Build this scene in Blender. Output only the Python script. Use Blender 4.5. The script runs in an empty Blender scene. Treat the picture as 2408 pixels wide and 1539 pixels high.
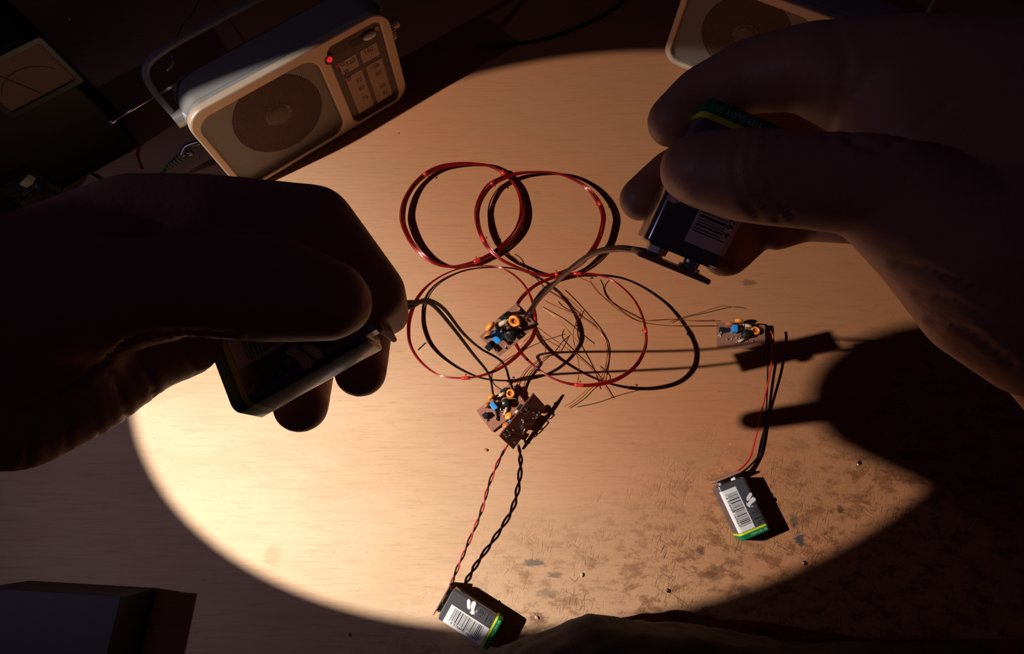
import bpy, bmesh, math, random
from mathutils import Vector, Matrix, noise
random.seed(7)
MM = 0.001
sc = bpy.context.scene
col = sc.collection
# ------------------------------------------------------------------ camera
F_PX, TILT, CAM_H = 1300.0, math.radians(18), 510.0
cd = bpy.data.cameras.new('camera'); cam = bpy.data.objects.new('camera', cd); col.objects.link(cam)
cam.location = (0, 0, CAM_H * MM); cam.rotation_euler = (TILT, 0, 0)
cd.sensor_fit = 'HORIZONTAL'; cd.sensor_width = 36.0; cd.lens = 36.0 * F_PX / 2408.0
cd.clip_start = 0.02; cd.clip_end = 20
sc.camera = cam
# ------------------------------------------------------------------ world and lights
w = bpy.data.worlds.new('world'); sc.world = w; w.use_nodes = True
w.node_tree.nodes['Background'].inputs[0].default_value = (0.75, 0.45, 1.0, 1)
w.node_tree.nodes['Background'].inputs[1].default_value = 0.008
LAMP = Vector((-800, 4, 700)) * MM
AXIS = Vector((0.723, 0.163, -0.671)).normalized()
def spot(name, loc, axis, half_deg, watts, blend, size, colr):
    ld = bpy.data.lights.new(name, 'SPOT'); ld.energy = watts; ld.spot_size = math.radians(2 * half_deg)
    ld.spot_blend = blend; ld.shadow_soft_size = size; ld.color = colr
    o = bpy.data.objects.new(name, ld); col.objects.link(o); o.location = loc
    o.rotation_euler = axis.to_track_quat('-Z', 'Y').to_euler(); return o
def hot_centre(o, aim, base, amp, sigma):
    """beam profile of the reflector: an even field with a brighter core a little off the axis"""
    ld = o.data; ld.use_nodes = True; nt = ld.node_tree; em = nt.nodes['Emission']
    d = (Vector(aim) * MM - LAMP).normalized(); d = o.rotation_euler.to_matrix().inverted() @ d
    tc = nt.nodes.new('ShaderNodeTexCoord'); nm = nt.nodes.new('ShaderNodeVectorMath'); nm.operation = 'NORMALIZE'
    dt = nt.nodes.new('ShaderNodeVectorMath'); dt.operation = 'DOT_PRODUCT'; dt.inputs[1].default_value = d
    nt.links.new(tc.outputs['Normal'], nm.inputs[0]); nt.links.new(nm.outputs[0], dt.inputs[0])
    def m(op, x, y):
        n = nt.nodes.new('ShaderNodeMath'); n.operation = op
        for i, q in enumerate((x, y)):
            if q is None: continue
            if isinstance(q, (int, float)): n.inputs[i].default_value = q
            else: nt.links.new(q, n.inputs[i])
        return n.outputs[0]
    ang = m('ARCCOSINE', m('ABSOLUTE', dt.outputs['Value'], None), None)
    e = m('EXPONENT', m('MULTIPLY', m('MULTIPLY', ang, ang), -1 / math.radians(sigma) ** 2), None)
    nt.links.new(m('ADD', m('MULTIPLY', e, amp), base), em.inputs['Strength'])
hot_centre(spot('torch_beam', LAMP, AXIS, 14.85, 37.0, 0.012, 0.006, (1.0, 0.92, 0.84)), (-180, -60, 0), 1.16, 1.6, 16.5)
hot_centre(spot('torch_spill', LAMP, AXIS, 36.0, 1.6, 0.9, 0.008, (0.95, 0.80, 1.25)), (-330, -60, 0), 0.5, 1.4, 20)
sc.view_settings.view_transform = 'Standard'; sc.view_settings.look = 'None'
sc.view_settings.gamma = 1; sc.view_settings.use_curve_mapping = False
sc.view_settings.exposure = 0.0
# ------------------------------------------------------------------ survey helpers (mm)
_ct, _st = math.cos(TILT), math.sin(TILT)
def ray(u, v):
    a, b = (u - 1204) / F_PX, -(v - 769.5) / F_PX
    return Vector((a, b * _ct + _st, b * _st - _ct))
def at(u, v, h=0.0):
    d = ray(u, v); s = (h - CAM_H) / d.z
    return Vector((0, 0, CAM_H)) + d * s
def atd(u, v, depth):
    return Vector((0, 0, CAM_H)) + ray(u, v) * depth
def camvec(x, y, z):
    return Vector((x, y * _ct - z * _st, y * _st + z * _ct))
# ------------------------------------------------------------------ object helpers
def tag(o, label=None, cat=None, group=None, kind=None):
    if label: o['label'] = label
    if cat: o['category'] = cat
    if group: o['group'] = group
    if kind: o['kind'] = kind
    return o
def empty(name, M, label, cat, group=None):
    o = bpy.data.objects.new(name, None); col.objects.link(o); o.empty_display_size = 0.01
    M = M.copy(); M.translation = M.translation * MM
    o.matrix_world = M; return tag(o, label, cat, group)
def meshobj(name, me, m, parent=None, smooth=False):
    o = bpy.data.objects.new(name, me); col.objects.link(o)
    if m and not me.materials: me.materials.append(m)
    if parent: o.parent = parent
    if smooth:
        for p in me.polygons: p.use_smooth = True
    return o
def bm2me(bm, name):
    bmesh.ops.recalc_face_normals(bm, faces=bm.faces)
    bm.transform(Matrix.Scale(MM, 4))
    me = bpy.data.meshes.new(name); bm.to_mesh(me); bm.free(); return me
def part(name, bm, m, parent, smooth=False, label=None):
    o = meshobj(name, bm2me(bm, name), m, parent, smooth)
    if label: o['label'] = label
    return o
def sharp(me, ang=40):
    try: me.set_sharp_from_angle(angle=math.radians(ang))
    except Exception: pass
def frame(o, x, y, z):
    M = Matrix((x, y, z)).transposed().to_4x4(); M.translation = o; return M
def rotz(o, deg):
    M = Matrix.Rotation(math.radians(deg), 4, 'Z'); M.translation = o; return M
# ------------------------------------------------------------------ shape helpers
def rrect(w_, h_, r, n=5, cx=0, cy=0):
    pts = []
    for k, (sx, sy) in enumerate(((1, 1), (-1, 1), (-1, -1), (1, -1))):
        for i in range(n + 1):
            a = math.pi / 2 * (k + i / n)
            pts.append((cx + sx * (w_ / 2 - r) + r * math.cos(a), cy + sy * (h_ / 2 - r) + r * math.sin(a)))
    return pts
def loft(bm, rings, caps=True):
    vs = [[bm.verts.new(p) for p in r] for r in rings]
    n = len(rings[0])
    for a, b in zip(vs, vs[1:]):
        for i in range(n):
            bm.faces.new((a[i], a[(i + 1) % n], b[(i + 1) % n], b[i]))
    if caps:
        bm.faces.new(vs[0][::-1]); bm.faces.new(vs[-1])
    return bm
def box(bm, c, s, M=None, bev=0):
    r = bmesh.ops.create_cube(bm, size=1.0)
    vv = r['verts']
    T = Matrix.Translation(c) @ Matrix.Diagonal((s[0], s[1], s[2], 1))
    if M is not None: T = M @ T
    bmesh.ops.transform(bm, matrix=T, verts=vv)
    if bev:
        es = list({e for v in vv for e in v.link_edges})
        bmesh.ops.bevel(bm, geom=es, offset=bev, segments=2, affect='EDGES', profile=0.5)
    return bm
def cyl(bm, p, q, r1, r2=None, n=16, caps=True):
    p, q = Vector(p), Vector(q); d = q - p; L = d.length
    r2 = r1 if r2 is None else r2
    M = Matrix.Translation((p + q) / 2) @ d.to_track_quat('Z', 'Y').to_matrix().to_4x4()
    bmesh.ops.create_cone(bm, cap_ends=caps, segments=n, radius1=r1, radius2=r2, depth=L, matrix=M)
    return bm
def ball(bm, p, r, s=(1, 1, 1), sub=2, R=None):
    M = Matrix.Translation(p)
    if R is not None: M = M @ R.to_4x4()
    bmesh.ops.create_icosphere(bm, subdivisions=sub, radius=r, matrix=M @ Matrix.Diagonal((s[0], s[1], s[2], 1)))
    return bm
def crom(pts, n=8, closed=False):
    P = [Vector(p) for p in pts]; out = []; N = len(P)
    rng = N if closed else N - 1
    for i in range(rng):
        if closed: a, b, c, d = P[(i - 1) % N], P[i], P[(i + 1) % N], P[(i + 2) % N]
        else: a, b, c, d = P[max(i - 1, 0)], P[i], P[i + 1], P[min(i + 2, N - 1)]
        for k in range(n):
            t = k / n
            out.append(0.5 * ((2 * b) + (c - a) * t + (2 * a - 5 * b + 4 * c - d) * t * t + (3 * b - 3 * c + d - a) * t ** 3))
    if not closed: out.append(P[-1])
    return out
def tube(bm, pts, r, n=8, closed=False, rad=None):
    N = len(pts); rings = []
    up = None
    for i, p in enumerate(pts):
        if closed: t = pts[(i + 1) % N] - pts[(i - 1) % N]
        else: t = pts[min(i + 1, N - 1)] - pts[max(i - 1, 0)]
        if t.length < 1e-9: t = Vector((1, 0, 0))
        t.normalize()
        if up is None or closed:
            up0 = Vector((0, 0, 1)) if abs(t.z) < 0.9 else Vector((0, 1, 0))
            side = t.cross(up0).normalized()
        else: side = (side - t * side.dot(t)).normalized()
        u2 = side.cross(t); up = 1
        rr = rad[i] if rad else r
        rings.append([p + side * (rr * math.cos(2 * math.pi * k / n)) + u2 * (rr * math.sin(2 * math.pi * k / n)) for k in range(n)])
    if closed: rings.append(rings[0])
    vs = [[bm.verts.new(q) for q in r_] for r_ in (rings[:-1] if closed else rings)]
    if closed: vs.append(vs[0])
    for a, b in zip(vs, vs[1:]):
        for i in range(n): bm.faces.new((a[i], a[(i + 1) % n], b[(i + 1) % n], b[i]))
    if not closed: bm.faces.new(vs[0][::-1]); bm.faces.new(vs[-1])
    return bm
def plate(name, outlines, depth, bev, m, parent, M=Matrix.Identity(4), label=None):
    """flat plate from closed outlines (inner ones cut holes), in local XY, thickness along Z"""
    cu = bpy.data.curves.new('tmp', 'CURVE'); cu.dimensions = '2D'; cu.fill_mode = 'BOTH'
    cu.extrude = max(depth / 2 - bev, 0.01); cu.bevel_depth = bev; cu.bevel_resolution = 2
    for ol in outlines:
        sp = cu.splines.new('POLY'); sp.points.add(len(ol) - 1); sp.use_cyclic_u = True
        for q, (x, y) in zip(sp.points, ol): q.co = (x, y, 0, 1)
    o = bpy.data.objects.new('tmp', cu); me = bpy.data.meshes.new_from_object(o)
    bpy.data.objects.remove(o); bpy.data.curves.remove(cu)
    me.transform(Matrix.Scale(MM, 4) @ M); me.name = name
    r = meshobj(name, me, m, parent)
    if label: r['label'] = label
    return r
def lettering(name, txt, size, m, parent, M, depth=0.06, align='CENTER', label=None, sx=1.0):
    cu = bpy.data.curves.new('tmp', 'FONT'); cu.body = txt; cu.size = size; cu.extrude = depth
    cu.align_x = align; cu.align_y = 'CENTER'
    o = bpy.data.objects.new('tmp', cu); me = bpy.data.meshes.new_from_object(o)
    bpy.data.objects.remove(o); bpy.data.curves.remove(cu)
    me.transform(Matrix.Scale(MM, 4) @ M @ Matrix.Diagonal((sx, 1, 1, 1))); me.name = name; me.materials.clear()
    r = meshobj(name, me, m, parent)
    if label: r['label'] = label
    return r
# ------------------------------------------------------------------ materials
def mat(name, base, rough=0.5, metal=0.0, coat=0.0, spec=0.5, emis=None, estr=0, sss=0, var=0.0, vscale=60, bump=0.0, bscale=300, trans=0, ior=1.45, alpha=1):
    m = bpy.data.materials.new(name); m.use_nodes = True; nt = m.node_tree; b = nt.nodes['Principled BSDF']
    b.inputs['Base Color'].default_value = (*base, 1); b.inputs['Roughness'].default_value = rough
    b.inputs['Metallic'].default_value = metal; b.inputs['Coat Weight'].default_value = coat
    b.inputs['Coat Roughness'].default_value = 0.08; b.inputs['Specular IOR Level'].default_value = spec
    b.inputs['Transmission Weight'].default_value = trans; b.inputs['IOR'].default_value = ior
    b.inputs['Alpha'].default_value = alpha
    if sss:
        b.inputs['Subsurface Weight'].default_value = sss; b.inputs['Subsurface Radius'].default_value = (0.004, 0.0015, 0.001)
        b.inputs['Subsurface Scale'].default_value = 1.0
    if emis:
        b.inputs['Emission Color'].default_value = (*emis, 1); b.inputs['Emission Strength'].default_value = estr
    tc = nt.nodes.new('ShaderNodeTexCoord')
    if var:
        n = nt.nodes.new('ShaderNodeTexNoise'); n.inputs['Scale'].default_value = vscale; n.inputs['Detail'].default_value = 4
        nt.links.new(tc.outputs['Object'], n.inputs['Vector'])
        mr = nt.nodes.new('ShaderNodeMapRange'); mr.inputs[3].default_value = 1 - var; mr.inputs[4].default_value = 1 + var
        nt.links.new(n.outputs['Fac'], mr.inputs[0])
        hs = nt.nodes.new('ShaderNodeHueSaturation'); hs.inputs['Color'].default_value = (*base, 1)
        nt.links.new(mr.outputs[0], hs.inputs['Value']); nt.links.new(hs.outputs[0], b.inputs['Base Color'])
    if bump:
        n = nt.nodes.new('ShaderNodeTexNoise'); n.inputs['Scale'].default_value = bscale; n.inputs['Detail'].default_value = 5
        nt.links.new(tc.outputs['Object'], n.inputs['Vector'])
        bp = nt.nodes.new('ShaderNodeBump'); bp.inputs['Strength'].default_value = bump; bp.inputs['Distance'].default_value = 0.0008
        nt.links.new(n.outputs['Fac'], bp.inputs['Height']); nt.links.new(bp.outputs[0], b.inputs['Normal'])
    return m

def wood_material():
    m = bpy.data.materials.new('worn_plywood'); m.use_nodes = True; nt = m.node_tree; N = nt.nodes; Lk = nt.links
    b = N['Principled BSDF']; b.inputs['Roughness'].default_value = 0.62; b.inputs['Specular IOR Level'].default_value = 0.25
    tc = N.new('ShaderNodeTexCoord'); OBJ = tc.outputs['Object']
    def math_(op, a, c=None, clamp=False):
        n = N.new('ShaderNodeMath'); n.operation = op; n.use_clamp = clamp
        for i, x in enumerate((a, c)):
            if x is None: continue
            if isinstance(x, (int, float)): n.inputs[i].default_value = x
            else: Lk.new(x, n.inputs[i])
        return n.outputs[0]
    def mapped(scale, rot=0, loc=(0, 0, 0)):
        n = N.new('ShaderNodeMapping'); n.inputs['Scale'].default_value = scale; n.inputs['Rotation'].default_value = (0, 0, math.radians(rot))
        n.inputs['Location'].default_value = loc; Lk.new(OBJ, n.inputs['Vector']); return n.outputs[0]
    def noise_(vec, sc_, det=4, rough=0.5, dist=0):
        n = N.new('ShaderNodeTexNoise'); n.inputs['Scale'].default_value = sc_; n.inputs['Detail'].default_value = det
        n.inputs['Roughness'].default_value = rough; n.inputs['Distortion'].default_value = dist; Lk.new(vec, n.inputs['Vector']); return n.outputs['Fac']
    def ramp(x, lo, hi, a=0.0, c=1.0):
        n = N.new('ShaderNodeMapRange'); n.inputs[1].default_value = lo; n.inputs[2].default_value = hi
        n.inputs[3].default_value = a; n.inputs[4].default_value = c; n.interpolation_type = 'SMOOTHSTEP'; Lk.new(x, n.inputs[0]); return n.outputs[0]
    def mix(f, a, c, blend='MIX'):
        n = N.new('ShaderNodeMix'); n.data_type = 'RGBA'; n.blend_type = blend
        if isinstance(f, (int, float)): n.inputs[0].default_value = f
        else: Lk.new(f, n.inputs[0])
        for i, x in ((6, a), (7, c)):
            if isinstance(x, tuple): n.inputs[i].default_value = (*x, 1)
            else: Lk.new(x, n.inputs[i])
        return n.outputs[2]
    # wear mask: the board is cut and dirty towards its near right corner
    sep = N.new('ShaderNodeSeparateXYZ'); Lk.new(OBJ, sep.inputs[0])
    g = math_('ADD', math_('MULTIPLY', sep.outputs[0], 0.55), math_('MULTIPLY', sep.outputs[1], -1.0))
    g = math_('ADD', g, math_('MULTIPLY', math_('SUBTRACT', noise_(mapped((1, 1, 1)), 9, 3), 0.5), 0.16))
    wear = ramp(g, -0.02, 0.19)
    red = ramp(math_('ADD', sep.outputs[0], math_('MULTIPLY', sep.outputs[1], 0.8)), -0.19, 0.26)  # lamp falloff painted in: paler near it, redder away; right side also dirtier
    # colour
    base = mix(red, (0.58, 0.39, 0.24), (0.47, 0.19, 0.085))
    tone = noise_(mapped((1, 2.4, 1), 5), 7, 5, 0.6)
    base = mix(ramp(tone, 0.35, 0.7, 0, 0.30), base, (0.40, 0.22, 0.10))
    grain = noise_(mapped((5, 90, 1), 6), 5, 6, 0.65, 0.3)
    base = mix(ramp(grain, 0.45, 0.72, 0, 0.26), base, (0.25, 0.12, 0.05))
    pores = noise_(mapped((22, 260, 1), 4), 6, 3, 0.5)
    pm = ramp(pores, 0.66, 0.76)
    pm2 = math_('MULTIPLY', pm, math_('ADD', 0.26, math_('MULTIPLY', wear, 0.3)))
    base = mix(pm2, base, (0.14, 0.065, 0.03))
    dirt = ramp(noise_(mapped((16, 30, 1), 8), 3.0, 7, 0.75), 0.49, 0.62)
    base = mix(math_('MULTIPLY', dirt, math_('MULTIPLY', wear, 0.75)), base, (0.17, 0.055, 0.018))
    specks = ramp(noise_(mapped((1, 1, 1)), 260, 2), 0.74, 0.79)
    base = mix(math_('MULTIPLY', specks, 0.55), base, (0.09, 0.045, 0.025))
    pale = ramp(noise_(mapped((1, 1.5, 1), 0, (3, 1, 0)), 230, 2), 0.76, 0.80)
    base = mix(math_('MULTIPLY', pale, 0.5), base, (0.9, 0.75, 0.5))
    # knife cuts: thin steep slashes
    cuts = None; cutcol = None
    for rot, sx, loc, th in ((66, 120, (0, 0, 0), 0.68), (50, 100, (4, 1, 0), 0.69), (82, 140, (2, 7, 0), 0.68), (-35, 110, (9, 3, 0), 0.69)):
        rn = N.new('ShaderNodeMapping'); rn.inputs['Rotation'].default_value = (0, 0, math.radians(-rot)); Lk.new(OBJ, rn.inputs['Vector'])
        sn = N.new('ShaderNodeMapping'); sn.inputs['Scale'].default_value = (14, sx * 1.3, 1); sn.inputs['Location'].default_value = loc; Lk.new(rn.outputs[0], sn.inputs['Vector'])
        c = noise_(sn.outputs[0], 4.5, 1, 0.4)
        c = ramp(c, th - 0.035, th + .03, 0, 1)
        cuts = c if cuts is None else math_('MAXIMUM', cuts, c)
    cuts = math_('MULTIPLY', math_('MULTIPLY', cuts, wear), ramp(noise_(mapped((1, 1, 1), 0, (5, 2, 0)), 26, 2), 0.46, 0.60, 0.05, 1))
    base = mix(math_('MULTIPLY', cuts, 0.7), base, (0.22, 0.09, 0.03))
    # separate stains, each with its own place and shape
    for (u, v, rx, ry, c, k) in STAINS:
        p = at(u, v) * MM
        mp = N.new('ShaderNodeMapping'); mp.vector_type = 'TEXTURE'; mp.inputs['Location'].default_value = (p.x, p.y, 0)
        mp.inputs['Scale'].default_value = (rx * MM, ry * MM, 0.05); Lk.new(OBJ, mp.inputs['Vector'])
        ln = N.new('ShaderNodeVectorMath'); ln.operation = 'LENGTH'; Lk.new(mp.outputs[0], ln.inputs[0])
        dd = math_('ADD', ln.outputs['Value'], math_('MULTIPLY', math_('SUBTRACT', noise_(mapped((60, 160, 1), 8), 3, 4), 0.5), 1.8))
        base = mix(ramp(dd, 0.5, 1.15, k, 0), base, c)
    Lk.new(base, b.inputs['Base Color'])
    # relief
    h = math_('MULTIPLY', pm, -0.25)
    h = math_('ADD', h, math_('MULTIPLY', cuts, -1.4))
    h = math_('ADD', h, math_('MULTIPLY', dirt, math_('MULTIPLY', wear, -0.5)))
    h = math_('ADD', h, math_('MULTIPLY', noise_(mapped((40, 90, 1)), 4, 5, 0.6), math_('ADD', 0.18, math_('MULTIPLY', wear, 1.1))))
    bp = N.new('ShaderNodeBump'); bp.inputs['Strength'].default_value = 0.75; bp.inputs['Distance'].default_value = 0.0006
    Lk.new(h, bp.inputs['Height']); Lk.new(bp.outputs[0], b.inputs['Normal'])
    return m
STAINS = [(1760, 665, 9, 3.6, (0.16, 0.075, 0.035), 0.7), (1255, 1325, 11, 3.6, (0.09, 0.08, 0.07), 0.75), (1305, 1353, 8, 3, (0.10, 0.08, 0.06), 0.65),
          (1235, 1352, 7, 3.5, (0.28, 0.16, 0.08), 0.6), (1290, 1397, 12, 3.5, (0.13, 0.11, 0.08), 0.5), (1880, 1270, 5, 6, (0.035, 0.05, 0.06), 0.85),
          (1868, 1225, 4, 7, (0.06, 0.05, 0.05), 0.55), (1977, 1200, 3.5, 4, (0.03, 0.02, 0.02), 0.8), (1648, 1295, 4, 4, (0.08, 0.04, 0.02), 0.7),
          (1750, 1390, 6, 5, (0.06, 0.04, 0.03), 0.6), (1040, 705, 12, 5, (0.40, 0.26, 0.10), 0.5), (1263, 455, 5, 3, (0.3, 0.16, 0.09), 0.5),
          (1265, 1455, 9, 5, (0.12, 0.04, 0.03), 0.7), (1680, 1350, 8, 8, (0.12, 0.05, 0.02), 0.5), (640, 1310, 8, 10, (0.36, 0.24, 0.12), 0.5),
          (1380, 935, 9, 4, (0.42, 0.22, 0.06), 0.5)]
M_ = {}
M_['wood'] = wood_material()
M_['ply_edge'] = mat('plywood_edge', (0.25, 0.14, 0.07), 0.8, var=0.2)
M_['enamel'] = mat('red_enamelled_wire', (0.24, 0.005, 0.004), 0.22, metal=0.4, coat=1.0)
M_['tape'] = mat('red_tape', (0.46, 0.016, 0.012), 0.35, coat=0.3)
M_['fine_wire'] = mat('fine_enamelled_copper', (0.36, 0.10, 0.03), 0.3, metal=0.6, coat=0.3)
M_['copper'] = mat('bare_copper_clad', (0.36, 0.155, 0.10), 0.42, metal=0.35, var=0.15, vscale=120)
M_['board_under'] = mat('brown_laminate', (0.13, 0.03, 0.018), 0.5, var=0.2, vscale=90)
M_['black'] = mat('black_plastic', (0.012, 0.012, 0.013), 0.35)
M_['black_wire'] = mat('black_wire_insulation', (0.010, 0.004, 0.004), 0.6, spec=0.15)
M_['red_wire'] = mat('red_wire_insulation', (0.50, 0.02, 0.02), 0.35)
M_['brown_wire'] = mat('brown_wire_insulation', (0.12, 0.045, 0.03), 0.55, spec=0.25)
M_['solder'] = mat('solder', (0.78, 0.76, 0.72), 0.14, metal=1)
M_['steel'] = mat('steel', (0.6, 0.58, 0.56), 0.25, metal=1)
M_['orange'] = mat('orange_plastic', (0.80, 0.27, 0.03), 0.4)
M_['disc_brown'] = mat('brown_ceramic', (0.42, 0.13, 0.04), 0.45)
M_['blue'] = mat('blue_plastic', (0.03, 0.25, 0.62), 0.4)
M_['beige'] = mat('beige_resistor', (0.52, 0.38, 0.24), 0.5)
M_['jacket'] = mat('grey_battery_jacket', (0.17, 0.16, 0.175), 0.2, metal=0.6, coat=0.5)
M_['can'] = mat('bare_battery_can', (0.35, 0.33, 0.32), 0.3, metal=0.9)
M_['label_white'] = mat('white_print', (0.72, 0.69, 0.70), 0.4)
M_['ink'] = mat('black_print', (0.015, 0.013, 0.016), 0.4)
M_['green'] = mat('green_print', (0.008, 0.17, 0.055), 0.3, coat=0.4)
M_['pale_green'] = mat('pale_green_print', (0.25, 0.60, 0.38), 0.4)
M_['yellow'] = mat('yellow_green_print', (0.58, 0.66, 0.03), 0.35)
M_['snap_pad'] = mat('tan_snap_pad', (0.34, 0.19, 0.14), 0.45, trans=0.0)
M_['silver'] = mat('satin_silver_plastic', (0.38, 0.37, 0.355), 0.36, metal=0.55, bump=0.05, bscale=2500)
M_['face'] = mat('champagne_face_plastic', (0.56, 0.42, 0.31), 0.4, metal=0.35)
M_['dark_face'] = mat('dark_recess', (0.02, 0.012, 0.01), 0.7)
M_['cone'] = mat('speaker_cone_paper', (0.10, 0.03, 0.03), 0.75, var=0.1)
M_['cap'] = mat('speaker_dust_cap', (0.22, 0.12, 0.09), 0.3)
M_['baffle'] = mat('speaker_baffle', (0.22, 0.11, 0.035), 0.8)
M_['dial'] = mat('smoked_dial_window', (0.055, 0.02, 0.017), 0.22, coat=0.3)
M_['dial_print'] = mat('cream_dial_scale', (0.42, 0.29, 0.20), 0.5)
M_['dial_num'] = mat('dial_numerals', (0.10, 0.045, 0.03), 0.5)
M_['led'] = mat('red_lamp_lens', (0.5, 0.01, 0.01), 0.2, emis=(1, 0.02, 0.04), estr=0.6)
M_['red_print'] = mat('red_mark', (0.5, 0.02, 0.02), 0.4)
M_['white'] = mat('white_plastic', (0.72, 0.66, 0.58), 0.35)
M_['handle'] = mat('grey_handle_plastic', (0.16, 0.16, 0.17), 0.35)
M_['skin'] = mat('skin', (0.50, 0.235, 0.18), 0.48, sss=0.12, var=0.10, vscale=70, bump=0.25, bscale=420)
M_['cloth'] = mat('dark_jumper_knit', (0.028, 0.02, 0.026), 0.9, bump=0.8, bscale=700)
M_['dark_box'] = mat('dark_painted_metal', (0.006, 0.004, 0.005), 0.6)
M_['paper'] = mat('meter_dial_paper', (0.16, 0.095, 0.08), 0.7, var=0.1)
M_['glass'] = mat('clear_glass', (0.9, 0.9, 0.9), 0.03, trans=1.0, ior=1.48)
# perforated speaker mesh: pinholes through a thin sheet
def perforated():
    m = bpy.data.materials.new('perforated_grille'); m.use_nodes = True; nt = m.node_tree; N = nt.nodes; Lk = nt.links
    b = N['Principled BSDF']; b.inputs['Base Color'].default_value = (0.10, 0.055, 0.04, 1); b.inputs['Roughness'].default_value = 0.45
    b.inputs['Metallic'].default_value = 0.3
    tc = N.new('ShaderNodeTexCoord'); v = N.new('ShaderNodeTexVoronoi'); v.inputs['Scale'].default_value = 620; v.inputs['Randomness'].default_value = 0.0
    v.voronoi_dimensions = '2D'; sp_ = N.new('ShaderNodeSeparateXYZ'); cb = N.new('ShaderNodeCombineXYZ')
    Lk.new(tc.outputs['Object'], sp_.inputs[0]); Lk.new(sp_.outputs[0], cb.inputs[0]); Lk.new(sp_.outputs[2], cb.inputs[1]); Lk.new(cb.outputs[0], v.inputs['Vector'])
    c = N.new('ShaderNodeMath'); c.operation = 'LESS_THAN'; c.inputs[1].default_value = 0.42; Lk.new(v.outputs['Distance'], c.inputs[0])
    t = N.new('ShaderNodeBsdfTransparent'); mx = N.new('ShaderNodeMixShader')
    Lk.new(c.outputs[0], mx.inputs[0]); Lk.new(b.outputs[0], mx.inputs[1]); Lk.new(t.outputs[0], mx.inputs[2])
    Lk.new(mx.outputs[0], N['Material Output'].inputs[0]); return m
M_['grille'] = perforated()

# ================================================================== workbench
wb = empty('workbench', Matrix.Identity(4), 'pale plywood workbench top with cuts and stains under everything', 'workbench')
part('worktop', box(bmesh.new(), (0, 150, -12), (1900, 1300, 24), bev=1.5), M_['wood'], wb)

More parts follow.
